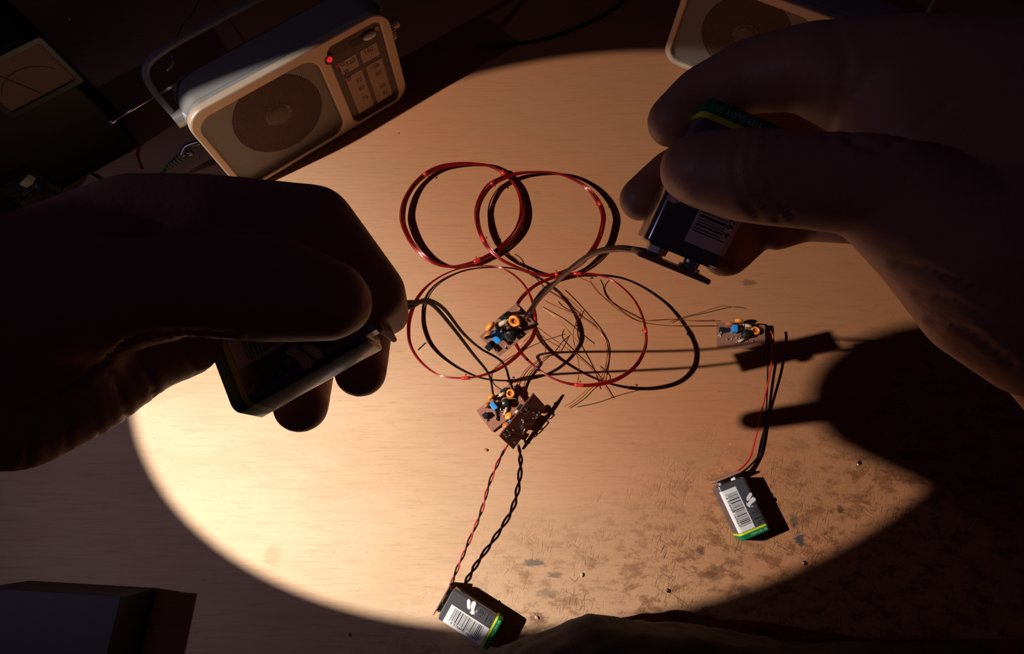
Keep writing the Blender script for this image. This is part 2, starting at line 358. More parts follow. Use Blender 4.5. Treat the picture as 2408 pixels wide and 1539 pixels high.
# ================================================================== radios
def make_radio(origin, ang, label):
    M = rotz(origin, ang)                      # local X along the face, Y towards the back, Z up
    t = empty('portable_radio', M, label, 'radio', 'portable radios')
    W, H, Dp = 206.0, 117.0, 52.0
    X0 = -18.0; cx = X0 + W / 2; cz = H / 2
    def ring(y, inset, r, dz=0):
        return [(x, y, z + dz) for x, z in rrect(W - 2 * inset, H - 2 * inset, r, 8, cx, cz)]
    bm = bmesh.new()
    loft(bm, [ring(6, 0.4, 21), ring(9, 0, 22), ring(11, 0, 22), ring(11.6, .7, 21.4), ring(12.2, 0, 22), ring(30, 0.4, 22), ring(Dp - 8, 2.5, 21), ring(Dp - 2, 6, 18), ring(Dp, 10, 14)])
    o = part('case', bm, M_['silver'], t, True); sharp(o.data, 35)
    FX = Matrix(((1, 0, 0, 0), (0, 0, 1, 0), (0, 1, 0, 0), (0, 0, 0, 1)))  # plate XY -> face XZ, Z -> Y
    FXn = Matrix(((1, 0, 0, 0), (0, 0, -1, 0), (0, 1, 0, 0), (0, 0, 0, 1)))  # lettering facing -Y
    grW, grH, grcx, grcz = 124.0, 103.0, 48.5, 58.0
    paW, paH, pacx, pacz = 61.0, 105.0, 149.5, 58.5
    hole1 = rrect(grW, grH, 17, 8, grcx, grcz); hole2 = rrect(paW, paH, 9, 6, pacx, pacz)
    o = plate('front_frame', [rrect(W - 1.5, H - 5.0, 19, 10, cx, cz + 1.9), hole1, hole2], 7.5, 1.6, M_['face'], t, Matrix.Translation((0, 3.4, 0)) @ FX)
    for p in o.data.polygons: p.use_smooth = True
    sharp(o.data, 35)
    o = part('shade_strip', box(bmesh.new(), (cx, 5.5, 4.0), (W - 40, 6, 7.6), bev=1.5), M_['black'], t)  # black strip added for the shade along the bottom of the front
    plate('baffle', [rrect(grW + 1, grH + 1, 17, 8, grcx, grcz)], 1.0, 0.1, M_['baffle'], t, Matrix.Translation((0, 6.6, 0)) @ FX)
    spk = (55.0, 64.0)
    bm = bmesh.new()
    rr = [(45, 6.0), (43.5, 5.2), (42, 5.8), (30, 5.95), (14, 6.0)]
    loft(bm, [[(spk[0] + r * math.cos(a * math.pi / 24), y, spk[1] + r * math.sin(a * math.pi / 24)) for a in range(48)] for r, y in rr], caps=False)
    sp = part('speaker', bm, M_['cone'], t, True)
    bm = bmesh.new(); ball(bm, (spk[0], 5.9, spk[1]), 11.5, (1, 0.25, 1), 3); part('dust_cap', bm, M_['cap'], sp, True)
    bm = bmesh.new(); tube(bm, [Vector((spk[0] + 13.2 * math.cos(a * math.pi / 20), 5.2, spk[1] + 13.2 * math.sin(a * math.pi / 20))) for a in range(40)], 0.55, 6, True)
    part('dust_cap_ring', bm, M_['cap'], sp, True)
    bm = bmesh.new(); bm.faces.new([bm.verts.new((x, 2.4, z)) for x, z in rrect(grW - 1, grH - 1, 16.5, 10, grcx, grcz)]); part('grille', bm, M_['grille'], t)
    bm = bmesh.new(); q = rrect(grW - 1.6, grH - 1.6, 16.5, 10, grcx, grcz)
    tube(bm, [Vector((x, 1.2, z)) for x, z in q], 0.7, 6, True); part('grille_rim', bm, M_['steel'], t, True)
    plate('dial_window', [rrect(paW - .6, paH - .6, 8.6, 6, pacx, pacz)], 2.0, 0.3, M_['dial'], t, Matrix.Translation((0, 2.6, 0)) @ FX)
    bars = [(137, 80, 19, 15), (160.5, 80, 19, 15), (138, 42, 19, 51), (161.5, 42, 19, 51)]
    for (x, z, a, b_) in bars:
        plate('scale_panel', [rrect(a, b_, 0.8, 2, x, z)], 0.3, 0.05, M_['dial_print'], t, Matrix.Translation((0, 1.45, 0)) @ FX)
    for (s_, x, z, fs) in (('530', 139, 82, 7), ('160', 160, 83, 7), ('92', 141, 57, 7), ('80', 141, 46, 7), ('76', 141, 32, 7), ('108', 161, 62, 7), ('80', 163, 52, 7), ('60', 163, 34, 7), ('53', 164, 24, 6)):
        lettering('dial_numeral', s_, fs, M_['dial_num'], t, Matrix.Translation((x, 1.2, z)) @ FXn, 0.08)
    for (x, z) in ((131, 84.5), (132, 65), (132, 74.5)):
        plate('dial_box_mark', [rrect(4, 4, .4, 1, x, z), rrect(2.4, 2.4, .3, 1, x, z)], 0.2, 0.03, M_['dial_num'], t, Matrix.Translation((0, 1.2, 0)) @ FX)
    plate('slider_slot', [rrect(30, 7, 3, 4, 159, 99)], 0.4, 0.05, M_['black'], t, Matrix.Translation((0, 1.5, 0)) @ FX)
    bm = bmesh.new(); ball(bm, (165, 0, 99.5), 5.5, (1.35, 0.5, 0.62), 3); part('slider_knob', bm, M_['white'], t, True)
    bm = bmesh.new(); cyl(bm, (174, 1.6, 102), (174, 0.2, 102), 2.6, 2.2, 20); part('indicator_dot', bm, M_['dial_print'], t)
    bm = bmesh.new(); cyl(bm, (120.5, 3.4, 98), (120.5, -0.4, 98), 5.6, 5.2, 28); part('lamp_bezel', bm, M_['dial'], t)
    bm = bmesh.new(); ball(bm, (120.5, -0.6, 98.5), 2.9, (1, .6, 1), 3); part('tuning_lamp', bm, M_['led'], t, True, 'glowing red indicator lamp')
    tri = [(123, 84), (129, 84), (126.5, 90)]
    plate('red_triangle', [tri], 0.3, 0.05, M_['red_print'], t, Matrix.Translation((0, 1.35, 0)) @ FX)
    # tuning and volume knobs on the right-hand end
    bm = bmesh.new(); xs = X0 + W
    cyl(bm, (xs - 1, 22, 74), (xs + 9, 22, 74), 10.5, 10, 28)
    for k in range(28):
        a = 2 * math.pi * k / 28
        box(bm, (xs + 4.5, 22 + 10.6 * math.cos(a), 74 + 10.6 * math.sin(a)), (8.5, 0.9, 0.9))
    part('tuning_knob', bm, M_['silver'], t)
    bm = bmesh.new(); cyl(bm, (xs + 9, 22, 76), (xs + 17, 22, 76), 5.5, 5, 20); part('fine_tuning_knob', bm, M_['face'], t)
    # carrying handle, raised and leaning back
    hp = [(X0 - 3.5, 24, 96), (X0 - 5, 29, 108), (X0 - 5, 38, 124), (X0 - 1, 45, 134), (X0 + 12, 49, 139), (X0 + 50, 50, 141), (X0 + W - 50, 50, 141), (X0 + W - 12, 49, 139), (X0 + W + 1, 45, 134), (X0 + W + 4, 38, 124), (X0 + W + 4, 29, 108), (X0 + W + 3.5, 24, 96)]
    bm = bmesh.new(); tube(bm, crom(hp, 6), 3.0, 10); part('handle', bm, M_['handle'], t, True)
    bm = bmesh.new(); cyl(bm, (X0 - 7, 24, 98), (X0 + 3, 24, 98), 7, 7.5, 20); part('handle_pivot', bm, M_['silver'], t)
    bm = bmesh.new(); cyl(bm, (X0 + W - 3, 30, 98), (X0 + W + 5, 30, 98), 4.5, 4, 20); part('handle_pivot', bm, M_['silver'], t)
    return t, M
R1M_origin = Vector((-266, 323, 0))
r1, R1M = make_radio(R1M_origin, 37, 'silver portable radio with a glowing red lamp and dial, standing behind the left hand')
inv = R1M.inverted()
# telescopic aerial folded down behind the first radio
bm = bmesh.new()
pa = [inv @ at(258, 290, 104), inv @ at(272, 282, 104), inv @ at(372, 222, 106), inv @ at(460, 172, 108), inv @ at(560, 118, 108), inv @ at(705, 46, 108)]
cyl(bm, pa[0], pa[1], 1.6, 1.6, 12)
for a, b_, r in ((1, 2, 0.9), (2, 3, 1.2), (3, 4, 1.5), (4, 5, 1.9)): cyl(bm, pa[a], pa[b_], r, r, 12)
part('aerial', bm, M_['steel'], r1, True)
r2, R2M = make_radio(Vector((187, 478, 0)), -27, 'second portable radio, partly hidden behind the fingers of the right hand')

# ================================================================== nine volt batteries
def make_battery(M, label):
    """local X across the face, -Y towards the base, Z out of the printed face; origin: centre of the face at the terminal end"""
    t = empty('battery', M, label, 'battery', 'nine volt batteries')
    W, T, L = 26.5, 17.5, 46.4
    def ring(y, ins=0, r=3.2): return [(x, -y, z - T / 2) for x, z in rrect(W - 2 * ins, T - 2 * ins, r, 6)]
    o = part('jacket', loft(bmesh.new(), [ring(0.3, 1.2, 2.2), ring(0.6, 0.1), ring(1.2), ring(40.3)]), M_['jacket'], t, True); sharp(o.data, 50)
    part('top_plate', loft(bmesh.new(), [ring(-0.3, 2.2, 1.8), ring(0.6, 1.4, 2.2)]), M_['can'], t)
    o = part('yellow_stripe', loft(bmesh.new(), [ring(40.3), ring(42.0)]), M_['yellow'], t, True); sharp(o.data, 50)
    o = part('green_band', loft(bmesh.new(), [ring(42.0), ring(45.6), ring(46.2, 0.5, 2.9), ring(46.4, 1.4, 2.2)]), M_['green'], t, True); sharp(o.data, 50)
    for x, r, h in ((-6.3, 2.9, 3.0), (6.3, 3.9, 2.6)):
        bm = bmesh.new(); cyl(bm, (x, 0, -T / 2), (x, h, -T / 2), r, r * 0.95, 6 if r > 3 else 20); part('terminal', bm, M_['steel'], t)
    # white barcode panel wrapping the label-side edge
    bm = bmesh.new()
    prof = [(W / 2 - 3.2 - 9.6, 0.05)]
    xs = [1.6, -2, -6, -W / 2 + 3.2]
    pr = [(x, 0.05) for x in xs] + [(-W / 2 + 3.2 - 3.25 * math.sin(a), -3.2 + 3.25 * math.cos(a)) for a in (0.3, 0.6, 0.9, 1.2)]
    va = [bm.verts.new((x, -4.6, z)) for x, z in pr]; vb = [bm.verts.new((x, -39.9, z)) for x, z in pr]
    for i in range(len(pr) - 1): bm.faces.new((va[i], va[i + 1], vb[i + 1], vb[i]))
    lab = part('barcode_label', bm, M_['label_white'], t, True)
    rnd = random.Random(5); bm = bmesh.new(); y = 8.6
    widths = [.35, .35, .55, .3, .3, .9, .3, .85, .3, .3, .35, .6, .3, .75, .5, .3, .3, .35, .7, .3, .35, .3, .6, .8, .7, .3, .35]
    for k, wd in enumerate(widths):
        lo = -8.6 if k not in (0, 13, 26) else -10.0
        box(bm, ((lo + 0.6) / 2, -(y + wd / 2), 0.09), (0.6 - lo, wd, 0.05)); y += wd + (0.45 if wd < .8 else .5) + (0.25 if k % 5 == 1 else 0.08)
    part('barcode', bm, M_['ink'], lab)
    Rt = Matrix.Rotation(-math.pi / 2, 4, 'Z')
    lettering('barcode_number', '4 976680 169602', 2.9, M_['ink'], lab, Matrix.Translation((-10.0, -22.6, 0.12)) @ Rt, 0.03, sx=1.22)
    # white mark and dark small print on the grey half
    plate('white_emblem', [[(5.20, -17.80), (6.16, -16.12), (10.00, -13.72), (11.92, -14.20), (11.68, -15.88), (7.12, -18.76), (5.44, -19.00)]], 0.08, 0.01, M_['label_white'], t, Matrix.Translation((0, 0, 0.05)))
    plate('white_emblem', [[(4.00, -19.72), (4.96, -20.68), (8.08, -18.52), (11.20, -17.56), (12.88, -19.24), (12.16, -21.16), (7.60, -22.12), (4.48, -24.28), (3.28, -22.12)]], 0.08, 0.01, M_['label_white'], t, Matrix.Translation((0, 0, 0.05)))
    lettering('small_print', '9V', 2.0, M_['label_white'], t, Matrix.Translation((7.2, -24.4, 0.08)) @ Matrix.Rotation(math.radians(0), 4, 'Z'), 0.03)
    bm = bmesh.new()
    for (x, y_, a, b_) in ((8.8, -26.8, 3.0, .8), (9, -28.2, 3.4, .5), (5.6, -29, 1.3, 1.1), (8.6, -29.6, 3.2, .6), (9.2, -31.2, 2.8, .5), (7.5, -34.2, 7.2, .7), (8.6, -36.6, 4.6, .6), (7.0, -38.2, 4.0, .5)):
        box(bm, (x, y_, 0.06), (a, b_, 0.05))
    part('small_print', bm, M_['ink'], t)
    box(bm := bmesh.new(), (6.8, -23.0, 0.05), (9.6, .35, 0.04)); part('thin_rule', bm, M_['ink'], t)
    lettering('band_lettering', 'MERCURY 0%', 2.6, M_['pale_green'], t, Matrix.Translation((3.2, -44.1, 0.10)), 0.05)
    return t
def face_frame(p_top_l, p_top_r, p_bot, h=17.6):
    a, b_, c = at(*p_top_l, h), at(*p_top_r, h), at(*p_bot, h)
    x = (b_ - a).normalized(); z = Vector((0, 0, 1)); y = z.cross(x)
    return frame((a + b_) / 2, x, y, z)
# battery on the bench at the right: label edge at the left
BA = face_frame((1684, 1148), (1755, 1119), None or (1722, 1275))
make_battery(BA, 'grey and green nine volt battery on the bench below the small board at the right')
BB = face_frame((1031, 1451), (1066, 1388), (1140, 1525))
make_battery(BB, 'grey and green nine volt battery lying at the front edge beside the dark clothing')
# battery in the right hand
def cam_frame(center, xdir, ydir, tiltx=0, tilty=0):
    x = camvec(*xdir).normalized(); y = camvec(*ydir); y = (y - x * y.dot(x)).normalized(); z = x.cross(y)
    return frame(center, x, y, z)
# x = across (label side negative), y = -axis (points to terminals)
ry = Vector((-0.26, -0.93, -0.26)).normalized()
BC = cam_frame(atd(1604, 602, 178), (-0.93, 0.37, 0.05), tuple(ry))
make_battery(BC, 'dark shiny nine volt battery held between thumb and fingers of the right hand')
BD = cam_frame(atd(820, 712, 173), (0.48, -0.83, 0.30), (0.866, 0.50, -0.02))
make_battery(BD, 'dark nine volt battery gripped by the left hand with its long side lit')

# ================================================================== circuit boards with battery leads
def make_board(M, label, under=False, bat=None, wires=(), tilt_can=False, mirror=False, L=44, W=25):
    """local X along the board (0..L), Y across (0..W), Z up"""
    t = empty('circuit_board', M, label, 'circuit board', 'small home made oscillator boards')
    s = -1 if under else 1                      # components hang below when the board lies face down
    z0 = 0.8 * s
    bm = bmesh.new()
    n = 14; rnd = random.Random(len(label))
    ol = [(i * L / n, rnd.uniform(-.25, .25)) for i in range(n)] + [(L + rnd.uniform(-.2, .2), i * W / 8) for i in range(8)] + [(L - i * L / n, W + rnd.uniform(-.2, .2)) for i in range(n)] + [(rnd.uniform(-.2, .2), W - i * W / 8) for i in range(8)]
    plate('board', [ol], 1.6, 0.15, M_['board_under'] if under else M_['copper'], t)
    if under:
        plate('copper_face', [[(x * .99 + .2, y * .99 + .1) for x, y in ol]], 0.12, 0.02, M_['copper'], t, Matrix.Translation((0, 0, -0.86)))
    def Y(y): return W - y if mirror else y
    def blob(x, y, r=1.3, s2=1):
        b = bmesh.new(); ball(b, (x, Y(y), z0 * s2 * 1.0 + .2 * s * s2), r, (1, 1, .75), 2)
        part('solder_joint', b, M_['solder'], t, True)
    def lead(pts, m='steel', r=0.32, nm='lead'):
        b = bmesh.new(); tube(b, crom([(x, Y(y), z * s) for x, y, z in pts], 5), r, 6); part(nm, b, M_[m], t, True)
    b = bmesh.new(); box(b, (4.2, Y(W - 9), 4.2 * s), (5.2, 4.4, 4.6), bev=.5); part('transistor', b, M_['black'], t)
    for dy in (-1.3, 0, 1.3): lead([(4.2, W - 11.2 + 0, 3), (2.6, W - 12.4 + dy, 2.2), (2.0, W - 13 + dy, .9)])
    blob(1.9, W - 13.4, 1.0); blob(3.6, W - 14, 1.0)
    b = bmesh.new(); ball(b, (11, Y(W - 2.8), 5 * s), 3.6, (1, .6, 1), 3); part('disc_capacitor', b, M_['disc_brown'], t, True)
    b = bmesh.new(); ball(b, (19, Y(W + .5), 6.5 * s), 3.8, (1, .55, 1), 3); part('disc_capacitor', b, M_['orange'], t, True, 'orange disc capacitor')
    b = bmesh.new(); box(b, (15.5, Y(W - 7.5), 4.6 * s), (5.0, 7.4, 7.2), bev=.9); part('box_capacitor', b, M_['blue'], t)
    b = bmesh.new(); cyl(b, (26, Y(W - 12), .8 * s), (26, Y(W - 12), 8.2 * s), 3.9, 3.9, 24); cyl(b, (26, Y(W - 12), 8.2 * s), (26, Y(W - 12), 8.7 * s), 3.6, 3.2, 24)
    part('electrolytic_capacitor', b, M_['black'], t, True)
    b = bmesh.new(); cyl(b, (25, Y(W - 3), 5.4 * s), (31, Y(W - 4), 5.4 * s), 1.5, 1.5, 14); part('resistor', b, M_['beige'], t, True)
    lead([(23, W - 3, 1), (23.6, W - 3, 5.2), (32.5, W - 4, 5.2), (33.4, W - 5, 1)])
    b = bmesh.new(); cyl(b, (19, Y(5.5), 3.2 * s), (25, Y(9), 3.2 * s), 1.3, 1.3, 14); part('resistor', b, M_['beige'], t, True)
    lead([(16.5, 4.2, 1), (18, 5, 3.2), (26, 9.6, 3.2), (28, 11, 1)])
    lead([(14, 11, 1), (17, 9, 4), (20, 12, 4.5), (22, 14, 1)])
    b = bmesh.new(); box(b, (31, Y(W - 2.2), 3.4 * s), (6.4, 4.6, 3.4), bev=.3); part('black_choke', b, M_['black'], t)
    # ring trimmer
    b = bmesh.new(); tube(b, [Vector((34.5 + 3.1 * math.cos(a * math.pi / 12), Y(W - 7.5) + 3.1 * math.sin(a * math.pi / 12), 4.4 * s)) for a in range(24)], 1.15, 8, True)
    part('ring_trimmer', b, M_['orange'], t, True)
    b = bmesh.new(); cyl(b, (34.5, Y(W - 7.5), .8 * s), (34.5, Y(W - 7.5), 3.6 * s), 2.6, 2.6, 16); part('trimmer_core', b, M_['disc_brown'], t)
    for x, y in ((10, W - 17), (14, W - 16), (21, W - 15), (28, W - 17), (33, 8), (22, W - 6), (41, W - 5), (40, 6), (28.5, W - 9)): blob(x, y, rnd.uniform(.9, 1.5))
    if under:
        for x, y in ((40, 4), (36, 9), (24, 13), (20, 9), (12, 14), (5, 4), (4, 19), (33, 18)):
            b = bmesh.new(); ball(b, (x, Y(y), 0.9), rnd.uniform(.9, 1.4), (1, 1, .6), 2); part('solder_joint', b, M_['solder'], t, True)
        for pts in (((39, 4, .9), (37, 5, 2.6), (34, 3, 2), (32, 5, .9)), ((26, 12, .9), (23, 13, 3.2), (19, 9, 2.6), (18, 7, .9)), ((22, 4, .9), (20, 6, 2.6), (16, 4, 2.0), (15, 3, .9)), ((34, 14, .9), (30, 16, 2.6), (28, 21, .9)), ((8, 20, .9), (7, 15, 2.4), (3, 16, .9))):
            b = bmesh.new(); tube(b, crom([(x, Y(y), z) for x, y, z in pts], 5), .45, 6); part('lead', b, M_['steel'], t, True)
    inv = M.inverted()
    for (m, r, pts) in wires:
        b = bmesh.new(); tube(b, crom([inv @ p for p in pts], 10), r, 8)
        part('battery_wire', b, M_[m], t, True, m.split('_')[0] + ' battery wire')
    if bat is not None:                         # snap connector clipped to the battery: bat is the battery's matrix
        B = inv @ bat; T = 17.5
        b = bmesh.new(); box(b, (0, 4.6, -T / 2), (26, 1.8, 14.5), bev=.6); bmesh.ops.transform(b, matrix=B, verts=b.verts); sn = part('snap_connector', b, M_['snap_pad'], t)
        for x, r in ((-6.3, 3.8), (6.3, 2.9)):
            b = bmesh.new(); cyl(b, (x, 2.4, -T / 2), (x, 4.0, -T / 2), r, r, 18); bmesh.ops.transform(b, matrix=B, verts=b.verts); part('snap', b, M_['steel'], sn)
    return t
def W3(*pts): return [at(u, v, h) for u, v, h in pts]
# board A, on the bench at the right
a0 = at(1685, 816, 2.0); a1 = at(1822, 826, 9); a2 = at(1697, 742, 2.0)
xa = (a1 - a0).normalized(); ya = (a2 - a0); ya = (ya - xa * ya.dot(xa)).normalized()
TA = frame(a0, xa, ya, xa.cross(ya))
make_board(TA, 'copper circuit board with orange ring lying at the right of the coils', bat=BA, wires=(
    ('red_wire', .75, W3((1812, 778, 14), (1818, 800, 12), (1812, 870, 10), (1795, 950, 8), (1777, 1030, 6), (1762, 1080, 7), (1735, 1108, 10), (1700, 1128, 9))),
    ('black_wire', .75, W3((1808, 812, 11), (1806, 840, 8), (1804, 920, 4), (1800, 1000, 2), (1790, 1060, 2), (1768, 1092, 5), (1744, 1112, 9)))), L=44, W=25, mirror=False)
# board D, lower centre, wired to the battery in the left hand
b0 = at(1100, 973, 2); b1 = at(1157, 1016, 2)
ya = (b0 - b1).normalized(); xa = (at(1245, 946, 6) - b1).normalized(); ya = (ya - xa * ya.dot(xa)).normalized()
TD = frame(b1, xa, ya, xa.cross(ya))
def Wd(*pts): return [atd(u, v, d) for u, v, d in pts]
make_board(TD, 'copper circuit board with a blue capacitor lying under the two dark wires', bat=BD, wires=(
    ('black_wire', 1.05, [atd(890, 712, 190), atd(930, 715, 200), atd(970, 712, 225), atd(1015, 716, 275), atd(1060, 765, 320), atd(1110, 830, 380), at(1150, 882, 30), at(1160, 930, 12), at(1172, 990, 4)]),
    ('black_wire', 1.05, [atd(890, 722, 190), atd(930, 726, 200), atd(965, 722, 225), atd(1005, 706, 270), atd(1045, 728, 320), atd(1090, 785, 380), at(1130, 820, 52), at(1182, 853, 30), at(1200, 900, 14), at(1218, 943, 5)])), L=40, W=24)
# board B, lower centre, lying tilted and face down
c0 = at(1177, 1030, 22); c1 = at(1264, 922, 22); c2 = at(1206, 1056, 8)
xa = (c1 - c0).normalized(); ya = (c2 - c0); ya = -(ya - xa * ya.dot(xa)).normalized()
TB = frame(c2, xa, ya, xa.cross(ya))
def twist(path, k, r, turns):
    P = crom(path, 12); out = []
    for i, p in enumerate(P):
        t = (P[min(i + 1, len(P) - 1)] - P[max(i - 1, 0)]).normalized(); s = t.cross(Vector((0, 0, 1))).normalized(); u = s.cross(t)
        a = 2 * math.pi * turns * i / len(P) + k; e = min(1, 6 * i / len(P), 6 * (1 - i / len(P)) + .05)
        out.append(p + (s * math.cos(a) + u * math.sin(a)) * r * e)
    return out[::3] + [out[-1]]
path = W3((1195, 1046, 8), (1175, 1080, 16), (1150, 1140, 22), (1133, 1200, 22), (1108, 1262, 18), (1082, 1322, 13), (1062, 1372, 10), (1050, 1402, 9))
make_board(TB, 'dark circuit board propped face down between the other board and the twisted wires', under=True, bat=BB, wires=(
    ('red_wire', .7, twist(path, 0, 1.0, 6)), ('black_wire', .7, twist(path, math.pi, 1.0, 6))), L=48, W=22)
# board C, dangling from the battery in the right hand
d0 = atd(1146, 808, 366); d1 = atd(1236, 728, 337); dw = camvec(0.56, -0.80, -0.25)
xa = (d1 - d0).normalized(); ya = -(dw - xa * dw.dot(xa)).normalized()
TC = frame(d0 - ya * 12, xa, ya, xa.cross(ya))
def hang(off): return [atd(1232 + off, 748 + off, 330), atd(1258 + off, 712, 312), atd(1300, 668 + off, 285), atd(1352, 622 + off, 255), atd(1400, 592 + off, 228), atd(1455, 582 + off, 205), atd(1510, 588 + off, 190), atd(1545, 598 + off, 186)]
make_board(TC, 'small circuit board dangling in the air above the coils on two wires', bat=BC, wires=(
    ('brown_wire', .8, hang(0)), ('red_wire', .8, hang(6))), L=42, W=19)

# ================================================================== coils
def crop5(pts, fn):
    """points read off the photograph, lifted to the loop's height"""
    return [at(900 + x / 2.523, 350 + y / 2.523, fn(x, y)) for x, y in pts]
def make_coil(pts, hfn, R, strands, sr, tapes, label, leads=(), name='wire_coil'):
    P = crom(crop5(pts, hfn), 6, True); N = len(P)
    c = sum(P, Vector()) / N
    M = Matrix.Translation((c.x, c.y, 0)); t = empty(name, M, label, 'wire coil', 'flower pattern of four red coils')
    inv = M.inverted(); P = [inv @ p for p in P]; rnd = random.Random(len(pts) * 31 + strands)
    bm = bmesh.new()
    for s in range(strands):
        a0 = 2 * math.pi * s / strands + rnd.uniform(-.4, .4); rr = R * math.sqrt(rnd.uniform(.15, 1)); f = rnd.choice((0, 1, 1, 2)); ph = rnd.uniform(0, 6.28)
        Q = []
        for i, p in enumerate(P):
            tt = (P[(i + 1) % N] - P[(i - 1) % N]).normalized(); sd = tt.cross(Vector((0, 0, 1))).normalized(); u = sd.cross(tt)
            th = 2 * math.pi * i / N; a = a0 + f * th; r = rr * (1 + .25 * math.sin(3 * th + ph)) * (0.8 + 0.35 * math.sin(2 * th + 1))
            Q.append(p + sd * (r * math.cos(a)) * 1.15 + u * (r * math.sin(a)) * 0.8)
        tube(bm, Q, sr, 6, True)
    part('winding', bm, M_['enamel'], t, True)
    for k, ln in tapes:
        i0 = int(k * N); seg = [P[(i0 + j) % N] for j in range(ln + 1)]
        bm = bmesh.new(); tube(bm, seg, R * .9 + sr, 10); 
        tt = (seg[-1] - seg[0]).normalized(); sd = tt.cross(Vector((0, 0, 1))).normalized()
        box(bm, tuple((seg[0] + seg[-1]) / 2 + sd * (R + 1.6)), (1.6, 1.6, .3), bev=0)
        part('tape_wrap', bm, M_['tape'], t, True)
    for L_ in leads:
        bm = bmesh.new(); tube(bm, crom([inv @ p for p in L_], 8), 0.34, 6); part('lead_wire', bm, M_['fine_wire'], t, True)
    return t
def LC(h, *pts):
    n = len(pts); hs = h if isinstance(h, (list, tuple)) else [h] * n
    return [at(900 + x / 2.523, 350 + y / 2.523, hs[min(i, len(hs) - 1)]) for i, (x, y) in enumerate(pts)]
c1p = [(120, 400), (138, 300), (185, 215), (255, 150), (340, 110), (440, 92), (540, 90), (640, 105), (730, 155), (795, 230), (825, 320), (825, 410), (795, 490), (735, 560), (660, 620), (570, 662), (480, 690), (400, 700), (320, 685), (245, 640), (180, 570), (140, 490)]
make_coil(c1p, lambda x, y: 8 - 2.5 * (x - 110) / 720, 2.4, 18, .52, ((.13, 2), (.35, 2), (.68, 3)), 'thick red wire coil at the upper left of the four')
c2p = [(562, 400), (578, 310), (630, 225), (700, 180), (790, 150), (890, 140), (980, 140), (1070, 155), (1150, 190), (1220, 240), (1280, 315), (1308, 390), (1305, 460), (1278, 545), (1220, 630), (1140, 700), (1060, 738), (980, 752), (890, 738), (790, 700), (700, 655), (625, 585), (580, 500)]
make_coil(c2p, lambda x, y: 12, 2.0, 15, .5, ((.10, 2), (.44, 2), (.71, 2), (.93, 3)), 'thick red wire coil at the upper right, nearest the right hand')
c3p = [(152, 1100), (160, 1010), (195, 910), (250, 830), (330, 765), (440, 715), (560, 695), (680, 700), (760, 735), (830, 795), (875, 870), (898, 950), (905, 1030), (890, 1110), (850, 1170), (790, 1235), (720, 1290), (640, 1330), (550, 1355), (450, 1362), (350, 1350), (270, 1305), (205, 1240), (165, 1170)]
make_coil(c3p, lambda x, y: 24 + 12.5 * (x - 530) / 375 + 14 * (y - 1030) / 330, 1.3, 10, .45, ((.49, 4), (.77, 3)), 'thin red wire coil at the lower left, tilted up off the bench',
          leads=(LC((25, 14, 6, 1.5, 1.5, 2, 4), (905, 1085), (840, 1140), (760, 1210), (700, 1270), (640, 1330), (650, 1400), (740, 1460)),
                 LC((27, 16, 8, 2, 2), (912, 1095), (950, 1140), (965, 1200), (930, 1270), (860, 1340), (830, 1440), (800, 1490)),
                 LC((27, 12, 3, 2, 2), (915, 1090), (1000, 1150), (1050, 1180), (1030, 1215), (950, 1240), (850, 1310), (790, 1410))))
c4p = [(775, 985), (805, 915), (855, 855), (925, 800), (1010, 765), (1100, 745), (1200, 742), (1300, 755), (1380, 792), (1445, 845), (1500, 910), (1538, 990), (1560, 1080), (1558, 1170), (1520, 1260), (1460, 1325), (1385, 1370), (1300, 1395), (1215, 1405), (1120, 1398), (1030, 1372), (950, 1330), (880, 1275), (820, 1210), (782, 1140), (768, 1060)]
make_coil(c4p, lambda x, y: 29 + 9 * (x - 1165) / 395 + 16 * (y - 1075) / 330, 1.3, 10, .45, ((.21, 3), (.46, 2), (.70, 4)), 'thin red wire coil at the lower right, tilted up over its dark shadow',
          leads=(LC((18, 10, 4, 2, 2, 2, 3, 6, 6), (1170, 765), (1240, 800), (1300, 870), (1380, 930), (1480, 985), (1560, 1018), (1700, 1012), (1850, 1020), (1968, 1018)),
                 LC((18, 10, 4, 2, 2, 3, 6), (1230, 760), (1250, 820), (1330, 900), (1440, 985), (1540, 1030), (1700, 1050), (1968, 1050)),
                 LC((3, 3, 4, 9, 12), (1700, 1030), (1780, 1000), (1880, 975), (2010, 935), (2080, 940)) ,
                 LC((8, 5, 3, 2, 2, 2, 2), (730, 620), (790, 650), (830, 700), (900, 770), (960, 830), (1070, 900), (1180, 1000)),
                 LC((12, 6, 3, 2, 2, 2), (1000, 830), (1100, 890), (1200, 980), (1290, 1080), (1335, 1190), (1310, 1380)),
                 LC((12, 6, 3, 2, 2, 2, 2), (960, 900), (1040, 940), (1160, 990), (1260, 1060), (1310, 1130), (1330, 1250), (1280, 1400)),
                 LC((22, 10, 3, 2, 2), (920, 1060), (1000, 1120), (1140, 1220), (1260, 1330), (1360, 1480)),
                 LC((44, 30, 20, 10), (1230, 1405), (1190, 1450), (1130, 1500), (1080, 1530)),
                 LC((2, 4, 12, 20), (1180, 960), (1130, 1100), (1165, 1290), (1150, 1420)),
                 LC((2, 3, 3, 3, 2), (1280, 1290), (1330, 1360), (1240, 1420), (1180, 1480), (1100, 1540)),
                 LC((2, 6, 10, 14), (940, 940), (1040, 1010), (1110, 1090), (1160, 1150))))

